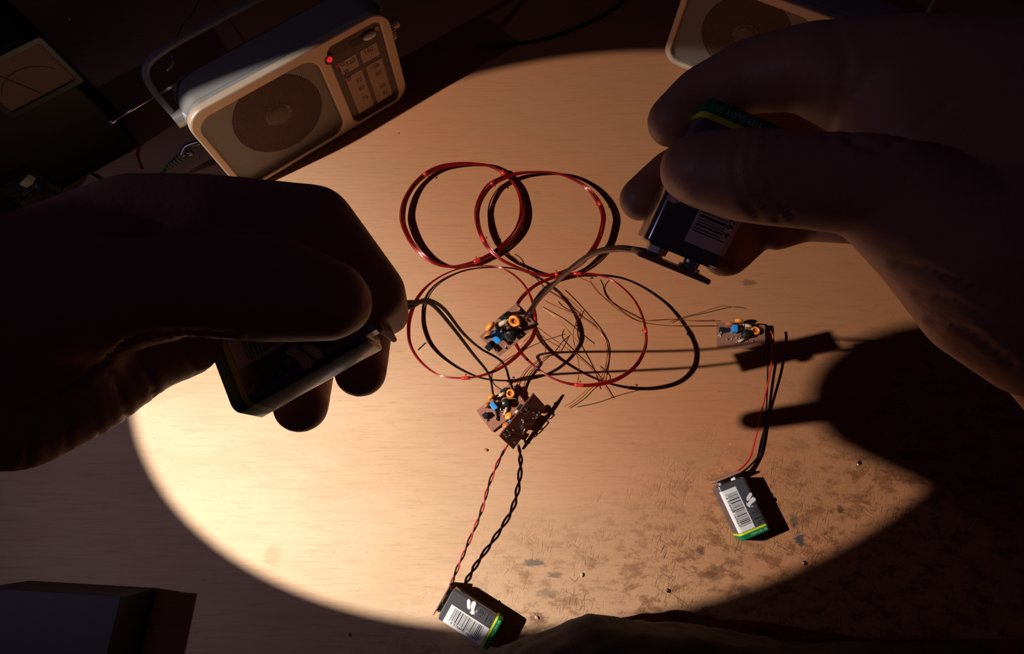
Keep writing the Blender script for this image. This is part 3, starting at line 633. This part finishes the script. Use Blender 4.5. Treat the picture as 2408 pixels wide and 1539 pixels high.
# ================================================================== person: two hands, arms, dark jumper
def Sp(u, v, d, r): return (atd(u, v, d), r * d / F_PX)
def Sw(x, y, z, r): return (Vector((x, y, z)), r)
def hulls(groups, voxel, smooth, name):
    bm = bmesh.new()
    for g in groups:
        b = bmesh.new()
        for c, r in g:
            bmesh.ops.create_icosphere(b, subdivisions=3, radius=r, matrix=Matrix.Translation(c))
        vs = [v.co.copy() for v in b.verts]; b.free()
        b = bmesh.new()
        for q in vs: b.verts.new(q)
        bmesh.ops.convex_hull(b, input=b.verts)
        for f in [v for v in b.verts if not v.link_faces]: b.verts.remove(f)
        tmp = bpy.data.meshes.new('t'); b.to_mesh(tmp); b.free(); bm.from_mesh(tmp); bpy.data.meshes.remove(tmp)
    me = bm2me(bm, name)
    o = bpy.data.objects.new('tmp', me); col.objects.link(o)
    md = o.modifiers.new('r', 'REMESH'); md.mode = 'VOXEL'; md.voxel_size = voxel * MM
    md = o.modifiers.new('s', 'SMOOTH'); md.factor = 0.5; md.iterations = smooth
    dg = bpy.context.evaluated_depsgraph_get(); e = o.evaluated_get(dg)
    out = bpy.data.meshes.new_from_object(e); bpy.data.objects.remove(o); out.name = name
    for p in out.polygons: p.use_smooth = True
    return out
def chain(*s): return [[s[i], s[i + 1]] for i in range(len(s) - 1)]
LT = chain(Sp(150, 715, 124, 150), Sp(430, 672, 134, 118), Sp(640, 680, 142, 128), Sp(770, 706, 147, 98), Sp(796, 712, 149, 80))
L_index = chain(Sp(60, 640, 140, 130), Sp(330, 535, 150, 125), Sp(500, 540, 155, 128), Sp(742, 528, 164, 92), Sp(878, 690, 176, 76), Sp(912, 740, 192, 50))
L_mid = chain(Sp(480, 600, 185, 90), Sp(760, 640, 205, 70), Sp(872, 795, 222, 48), Sp(848, 874, 203, 61))
L_ring = chain(Sp(430, 660, 190, 85), Sp(640, 740, 215, 68), Sp(738, 880, 225, 46), Sp(708, 955, 205, 63))
L_pink = chain(Sp(380, 740, 180, 75), Sp(520, 790, 210, 58), Sp(598, 868, 240, 40), Sp(620, 938, 275, 30))
L_palm = [[Sp(-60, 690, 122, 140), Sp(150, 715, 128, 140), Sp(60, 640, 140, 130), Sp(330, 535, 155, 120), Sp(430, 660, 185, 90), Sp(-40, 960, 130, 140), Sp(190, 905, 139, 125)],
          [Sp(330, 535, 155, 120), Sp(500, 540, 160, 115), Sp(430, 660, 170, 90), Sp(330, 825, 147, 105), Sp(190, 905, 139, 125)],
          chain(Sp(330, 825, 147, 105), Sp(430, 805, 155, 85))[0], [Sp(190, 905, 139, 125), Sp(40, 960, 133, 148)]]
L_web = [[Sp(430, 660, 140, 110), Sp(500, 560, 158, 110), Sp(640, 640, 150, 90), Sp(720, 560, 166, 80)]]
wl = Sp(-60, 820, 128, 1)[0]
L_arm = [[Sp(-60, 700, 122, 140), Sp(-40, 960, 130, 140), Sw(-300, 43, 411, 31)], [Sw(-300, 43, 411, 31), Sw(-385, 0, 520, 38)], [Sw(-385, 0, 520, 38), Sw(-240, -420, 480, 52)]]
RT = chain(Sp(1632, 396, 152, 80), Sp(1660, 400, 150, 90), Sp(1760, 414, 146, 108), Sp(1890, 425, 144, 112), Sp(2060, 440, 142, 118), Sp(2240, 560, 145, 165))
R_index = chain(Sp(1584, 284, 188, 62), Sp(1650, 232, 188, 74), Sp(1760, 180, 182, 84), Sp(1900, 158, 172, 98), Sp(2110, 200, 165, 150))
R_mid = chain(Sp(1508, 468, 206, 52), Sp(1580, 415, 214, 62), Sp(1760, 320, 212, 72), Sp(1950, 270, 200, 90), Sp(2120, 300, 185, 120))
R_ring = chain(Sp(1708, 594, 206, 58), Sp(1760, 540, 212, 62), Sp(1900, 430, 210, 75), Sp(2100, 400, 190, 100))
R_pink = chain(Sp(1826, 548, 200, 42), Sp(1900, 528, 195, 40), Sp(1985, 532, 185, 42), Sp(2110, 500, 175, 80))
R_palm = [[Sp(2110, 200, 165, 150), Sp(2100, 420, 180, 110), Sp(2360, 260, 160, 190), Sp(2240, 560, 150, 150), Sp(2500, 500, 150, 230)],
          [Sp(2240, 560, 145, 165), Sp(2215, 590, 150, 110), Sp(2295, 740, 152, 108), Sp(2430, 826, 152, 112), Sp(2520, 560, 150, 230)],
          [Sp(2060, 470, 142, 105), Sp(2240, 560, 145, 150), Sp(2110, 460, 165, 110)]]
R_arm = [[Sp(2500, 420, 155, 240), Sp(2480, 800, 155, 140), Sw(250, -20, 330, 36)], [Sw(250, -20, 330, 36), Sw(340, -170, 300, 44)], [Sw(340, -170, 300, 44), Sw(210, -420, 430, 52)]]
torso = [[Sw(-150, -430, 470, 70), Sw(150, -430, 470, 70), Sw(-120, -440, 150, 90), Sw(120, -440, 150, 90)]]
person = empty('person', Matrix.Translation((0, -430, 0)), 'person leaning over the bench in a dark jumper, both hands holding batteries', 'person')
body = hulls(LT + L_index + L_mid + L_ring + L_pink + L_palm + L_web + L_arm + RT + R_index + R_mid + R_ring + R_pink + R_palm + R_arm + torso, 1.4, 6, 'body')
CREASES = [([(60, 962), (160, 915), (240, 852), (320, 795), (440, 782), (545, 788)], 9, 3.0), ([(245, 860), (285, 920), (300, 985)], 8, 1.8), ([(330, 838), (352, 880), (368, 940)], 8, 2.2),
           ([(140, 930), (160, 1010), (150, 1095)], 8, 1.6), ([(70, 965), (75, 1040), (55, 1110)], 9, 1.8), ([(195, 900), (222, 960), (235, 1030)], 7, 1.5), ([(430, 800), (448, 850), (470, 892)], 8, 1.6),
           ([(1738, 322), (1728, 400), (1752, 470), (1790, 512)], 9, 1.6), ([(1768, 318), (1762, 400), (1790, 470), (1830, 515)], 8, 1.5), ([(1800, 318), (1798, 400), (1822, 465), (1870, 515)], 8, 1.3),
           ([(1832, 320), (1830, 390), (1850, 450)], 8, 1.0), ([(2000, 330), (2070, 345), (2160, 300), (2230, 250)], 14, 3.0), ([(1960, 60), (1990, 150), (1975, 250)], 20, 1.0),
           ([(2110, 620), (2200, 640), (2330, 700)], 12, 1.6), ([(2190, 760), (2280, 780), (2380, 860)], 12, 1.6), ([(2160, 690), (2250, 710), (2350, 780)], 10, 1.2)]
def _project(p):
    x, y, z = p.x / MM, p.y / MM, p.z / MM - CAM_H
    yy, zz = y * _ct + z * _st, -y * _st + z * _ct
    return (1204 - F_PX * x / zz, 769.5 + F_PX * yy / zz, -zz)
def wrinkle(me):
    """press skin folds into the camera-side skin of the hands"""
    segs = []
    for pts, wd, dp in CREASES:
        P = crom([Vector((a, b_, 0)) for a, b_ in pts], 5); segs.append((P, wd, dp, min(q.x for q in P) - 30, max(q.x for q in P) + 30, min(q.y for q in P) - 30, max(q.y for q in P) + 30))
    nr = [v.normal.copy() for v in me.vertices]; C = Vector((0, 0, CAM_H * MM))
    for v, n in zip(me.vertices, nr):
        if v.co.z < 0.25 or n.dot(C - v.co) < 0 or v.co.y < -0.05: continue
        u, w_, dpt = _project(v.co); off = 0
        if not (-50 < u < 2450) or dpt < 30: continue
        for P, wd, dp, x0, x1, y0, y1 in segs:
            if u < x0 or u > x1 or w_ < y0 or w_ > y1: continue
            d = min((u - q.x) ** 2 + (w_ - q.y) ** 2 for q in P)
            off += dp * (math.exp(-d / wd ** 2) - .35 * math.exp(-d / (2.4 * wd) ** 2))
        if off: v.co -= n * (off * .55 * MM)
    nr = None
wrinkle(body)
body.transform(Matrix.Translation((0, 0.43, 0)))
meshobj('body', body, M_['skin'], person, True)
# jumper: a heavy rounded fold lies over the near edge of the bench
J = [[Sw(-150, -440, 460, 92), Sw(150, -440, 460, 92), Sw(-120, -445, 120, 112), Sw(120, -445, 120, 112)],
     [Sp(1400, 1640, 390, 172), Sp(1560, 1660, 390, 180), Sw(60, -380, 120, 100), Sw(120, -380, 90, 100)],
     [Sp(1560, 1660, 390, 180), Sp(1830, 1690, 390, 165), Sw(160, -380, 100, 100)], [Sp(1400, 1640, 390, 170), Sp(1240, 1690, 390, 160), Sw(0, -380, 100, 100)],
     [Sp(1760, 1760, 390, 215), Sp(2300, 1740, 390, 200), Sw(160, -380, 100, 100)],
     [Sw(-150, -440, 460, 90), Sw(-240, -420, 480, 66)], [Sw(-240, -420, 480, 66), Sw(-345, -120, 508, 50)],
     [Sw(150, -440, 460, 90), Sw(210, -420, 430, 66)], [Sw(210, -420, 430, 66), Sw(330, -185, 305, 58)]]
jm = hulls(J, 3.5, 6, 'jumper')
_nr = [v.normal.copy() for v in jm.vertices]
for v, nv in zip(jm.vertices, _nr):
    p = v.co * 40; v.co += nv * (0.0035 * (noise.noise(Vector((p.x * .5, p.y * 1.4, p.z))) + .5 * noise.noise(p * 2.3)))
jm.transform(Matrix.Translation((0, 0.43, 0)))
meshobj('jumper', jm, M_['cloth'], person, True)
# ================================================================== dark things at the back left
ang = 37; X = Vector((math.cos(math.radians(ang)), math.sin(math.radians(ang)), 0)); Nn = Vector((X.y, -X.x, 0))
foot = at(330, 345, 0)
mt = empty('panel_meter', rotz(foot, ang), 'dark bench meter with a pale paper dial at the far left', 'meter')
def hit(u, v, O=foot):
    d = ray(u, v); C = Vector((0, 0, CAM_H)); t_ = (O - C).dot(Nn) / d.dot(Nn); q = C + d * t_; return ((q - O).dot(X), q.z)
tr = hit(95, 75); Hm = tr[1]
part('case', box(bmesh.new(), (-75, 35, Hm / 2), (150, 70, Hm), bev=3), M_['dark_box'], mt)
wq = [hit(95, 103), hit(163, 192), hit(20, 258), hit(-55, 170)]
FX = Matrix(((1, 0, 0, 0), (0, 0, 1, 0), (0, 1, 0, 0), (0, 0, 0, 1)))
x0, x1 = min(q[0] for q in wq), max(wq[0][0], wq[1][0]); z0_, z1_ = min(q[1] for q in wq[1:3]), max(wq[0][1], wq[3][1])
cxm, czm, wm, hm = (x0 + x1) / 2, (z0_ + z1_) / 2, x1 - x0, z1_ - z0_
plate('meter_bezel', [rrect(wm + 9, hm + 9, 3, 3, cxm, czm), rrect(wm, hm, 2, 3, cxm, czm)], 3, .5, M_['black'], mt, Matrix.Translation((0, -1, 0)) @ FX)
plate('meter_dial', [rrect(wm, hm, 2, 3, cxm, czm)], 1, .1, M_['paper'], mt, Matrix.Translation((0, -.6, 0)) @ FX)
bm = bmesh.new(); tube(bm, [Vector((cxm + wm * .42 * math.cos(a * math.pi / 24), -1.3, czm - hm * .3 + hm * .5 * math.sin(a * math.pi / 24))) for a in range(3, 22)], .35, 5); part('scale_arc', bm, M_['ink'], mt)
bm = bmesh.new(); cyl(bm, (cxm, -1.8, czm - hm * .42), (cxm - wm * .2, -1.8, czm + hm * .25), .35, .35, 6); part('needle', bm, M_['ink'], mt)
# glass jar of wire offcuts
jc = at(95, 450, 0)
jar = empty('glass_jar', Matrix.Translation(jc), 'round glass jar of wire offcuts beyond the left wrist', 'jar')
bm = bmesh.new(); prof = [(24, 0), (25, 2), (25, 34), (22, 39), (22, 44), (23.4, 45), (21, 44.6), (20.4, 39), (23.2, 34), (23.2, 2.5), (0.5, 2)]
loft(bm, [[(r * math.cos(a * math.pi / 20), r * math.sin(a * math.pi / 20), z) for a in range(40)] for r, z in prof]); part('glass', bm, M_['glass'], jar, True)
bm = bmesh.new(); rnd = random.Random(3)
for k in range(110):
    a, r = rnd.uniform(0, 6.28), 19 * math.sqrt(rnd.random()); p = Vector((r * math.cos(a), r * math.sin(a), rnd.uniform(3, 24)))
    d = Vector((rnd.uniform(-1, 1), rnd.uniform(-1, 1), rnd.uniform(-.5, .5))).normalized() * rnd.uniform(2, 5); d2 = Vector((rnd.uniform(-1, 1), rnd.uniform(-1, 1), rnd.uniform(-.5, .5))) * 3
    q = p + d + d2
    if math.hypot(q.x, q.y) > 22 or math.hypot(p.x - d.x, p.y - d.y) > 22: continue
    tube(bm, crom([p - d, p, q], 3), .45, 5)
o = part('wire_offcuts', bm, M_['steel'], jar, True); o['kind'] = 'stuff'
# plug with ribbed sleeve beside the first radio
pl = empty('audio_plug', Matrix.Translation(at(425, 370, 25)), 'pale cable plug with a ribbed sleeve beside the first radio', 'plug')
iv = Matrix.Translation(-at(425, 370, 25)); A, B = iv @ at(392, 396, 20), iv @ at(470, 335, 34)
bm = bmesh.new()
for k in range(6):
    p = A.lerp(B, k * .085); q = A.lerp(B, k * .085 + .05); cyl(bm, p, q, 2.6 + k * .35, 2.8 + k * .35, 16)
cyl(bm, A, A.lerp(B, .5), 1.6, 1.8, 12); part('ribbed_sleeve', bm, M_['handle'], pl)
bm = bmesh.new(); tube(bm, crom([A.lerp(B, .46), A.lerp(B, .7) + Vector((-3, 3, 1)), B], 8), 3.2, 12); cyl(bm, A.lerp(B, .55) + Vector((2, -2, 0)), A.lerp(B, .72) + Vector((2, -3, 0)), 2.2, 3.2, 12); part('plug_body', bm, M_['can'], pl, True)
bm = bmesh.new(); tube(bm, crom([A, A + Vector((-18, -14, -8)), A + Vector((-45, -20, -18)), A + Vector((-90, 5, -18))], 8), 1.5, 8); part('cable', bm, M_['black'], pl, True)
def loose(name, label, cat, pts, r, m, extra=None, n=8):
    c = pts[0]; t = empty(name, Matrix.Translation(c), label, cat); iv = Matrix.Translation(-c)
    bm = bmesh.new(); tube(bm, crom([iv @ p for p in pts], n), r, 6); part('strand', bm, M_[m], t, True)
    if extra:
        for mm_, rr, pp in extra:
            bm = bmesh.new(); tube(bm, crom([iv @ p for p in pp], 4), rr, 8); part('bare_end', bm, M_[mm_], t, True)
    return t
loose('hookup_wire', 'thin dark wire with a bright bare end above the radio handle', 'wire', [at(404, 134, 60), at(412, 100, 60), at(428, 62, 50), at(455, 28, 30), at(480, -30, 2)], .5, 'black_wire',
      [('white', 1.1, [at(392, 166, 60), at(404, 154, 60), at(407, 146, 60)]), ('solder', 1.2, [at(405, 136, 60), at(404, 126, 60)])])
loose('hookup_wire', 'thin wire with a bright tip hanging across the dark meter', 'wire', [at(163, 45, 100), at(156, 80, 100), at(154, 120, 100), at(162, 165, 100), at(168, 195, 100)], .4, 'fine_wire',
      [('solder', 1.0, [at(163, 47, 100), at(164, 41, 100)])])
loose('power_cable', 'thick black cable curving over the bench between the two radios', 'cable', [at(1120, 112, 2.2), at(1210, 104, 2.2), at(1300, 86, 2.2), at(1390, 50, 2.2), at(1450, 14, 2.2), at(1520, -50, 2.2)], 2.0, 'black')
loose('red_lead', 'short dark red lead lying on the bench left of the radio', 'wire', [at(327, 342, 2), at(322, 360, 1.2), at(326, 380, 1.2), at(333, 398, 1.2)], 1.0, 'red_wire')
# dark box at the near left corner
bc = at(285, 1403, 45); bt = empty('dark_box', rotz(Vector((bc.x, bc.y, 0)), -3), 'plain dark box at the near left corner of the bench', 'box')
part('body', box(bmesh.new(), (-55, -60, 21), (110, 120, 42), bev=1), M_['dark_box'], bt)
part('lid', box(bmesh.new(), (-55, -60, 43.5), (111, 121, 3), bev=.8), M_['dark_box'], bt)
# crumbs and clippings on the bench
def crumb(u, v, r, m, label, cat='crumb', nm='crumb', s=(1, .7, .5)):
    bm = bmesh.new(); ball(bm, (0, 0, 0), r, s, 2)
    for q in bm.verts: q.co *= 1 + .45 * noise.noise(q.co * 1.7 + Vector((u, v, 0)))
    o = part(nm, bm, M_[m], None); p = at(u, v, 0); o.location = (p.x * MM, p.y * MM, r * s[2] * .8 * MM); o.rotation_euler = (0, 0, u)
    tag(o, label, cat)
crumb(1143, 1059, 1.7, 'disc_brown', 'dark brown crumb left of the twisted wires below the boards')
crumb(937, 314, 1.0, 'disc_brown', 'tiny dark crumb on bare wood in front of the radio')
crumb(1570, 1390, 1.9, 'solder', 'shiny solder scrap near the front edge right of the lower battery', 'solder scrap', 'solder_scrap')
crumb(2018, 1090, 2.0, 'solder', 'shiny solder scrap by the edge of the light pool at the right', 'solder scrap', 'solder_scrap')
crumb(1890, 1325, 2.0, 'solder', 'shiny solder scrap below the right-hand battery near the dark edge', 'solder scrap', 'solder_scrap')
crumb(1368, 1353, 1.8, 'beige', 'pale wood chip right of the twisted wires near the front', 'wood chip', 'wood_chip')
crumb(1262, 1453, 1.8, 'beige', 'pale wood chip in the stain beside the lower battery', 'wood chip', 'wood_chip')
crumb(822, 1493, 1.3, 'steel', 'small metal curl on the dim wood left of the lower battery', 'metal scrap', 'metal_scrap')
loose('wire_clipping', 'short dark wire clipping inside the lower left coil', 'wire clipping', [at(982, 824, .5), at(990, 816, .8), at(1001, 806, .5)], .35, 'black_wire')
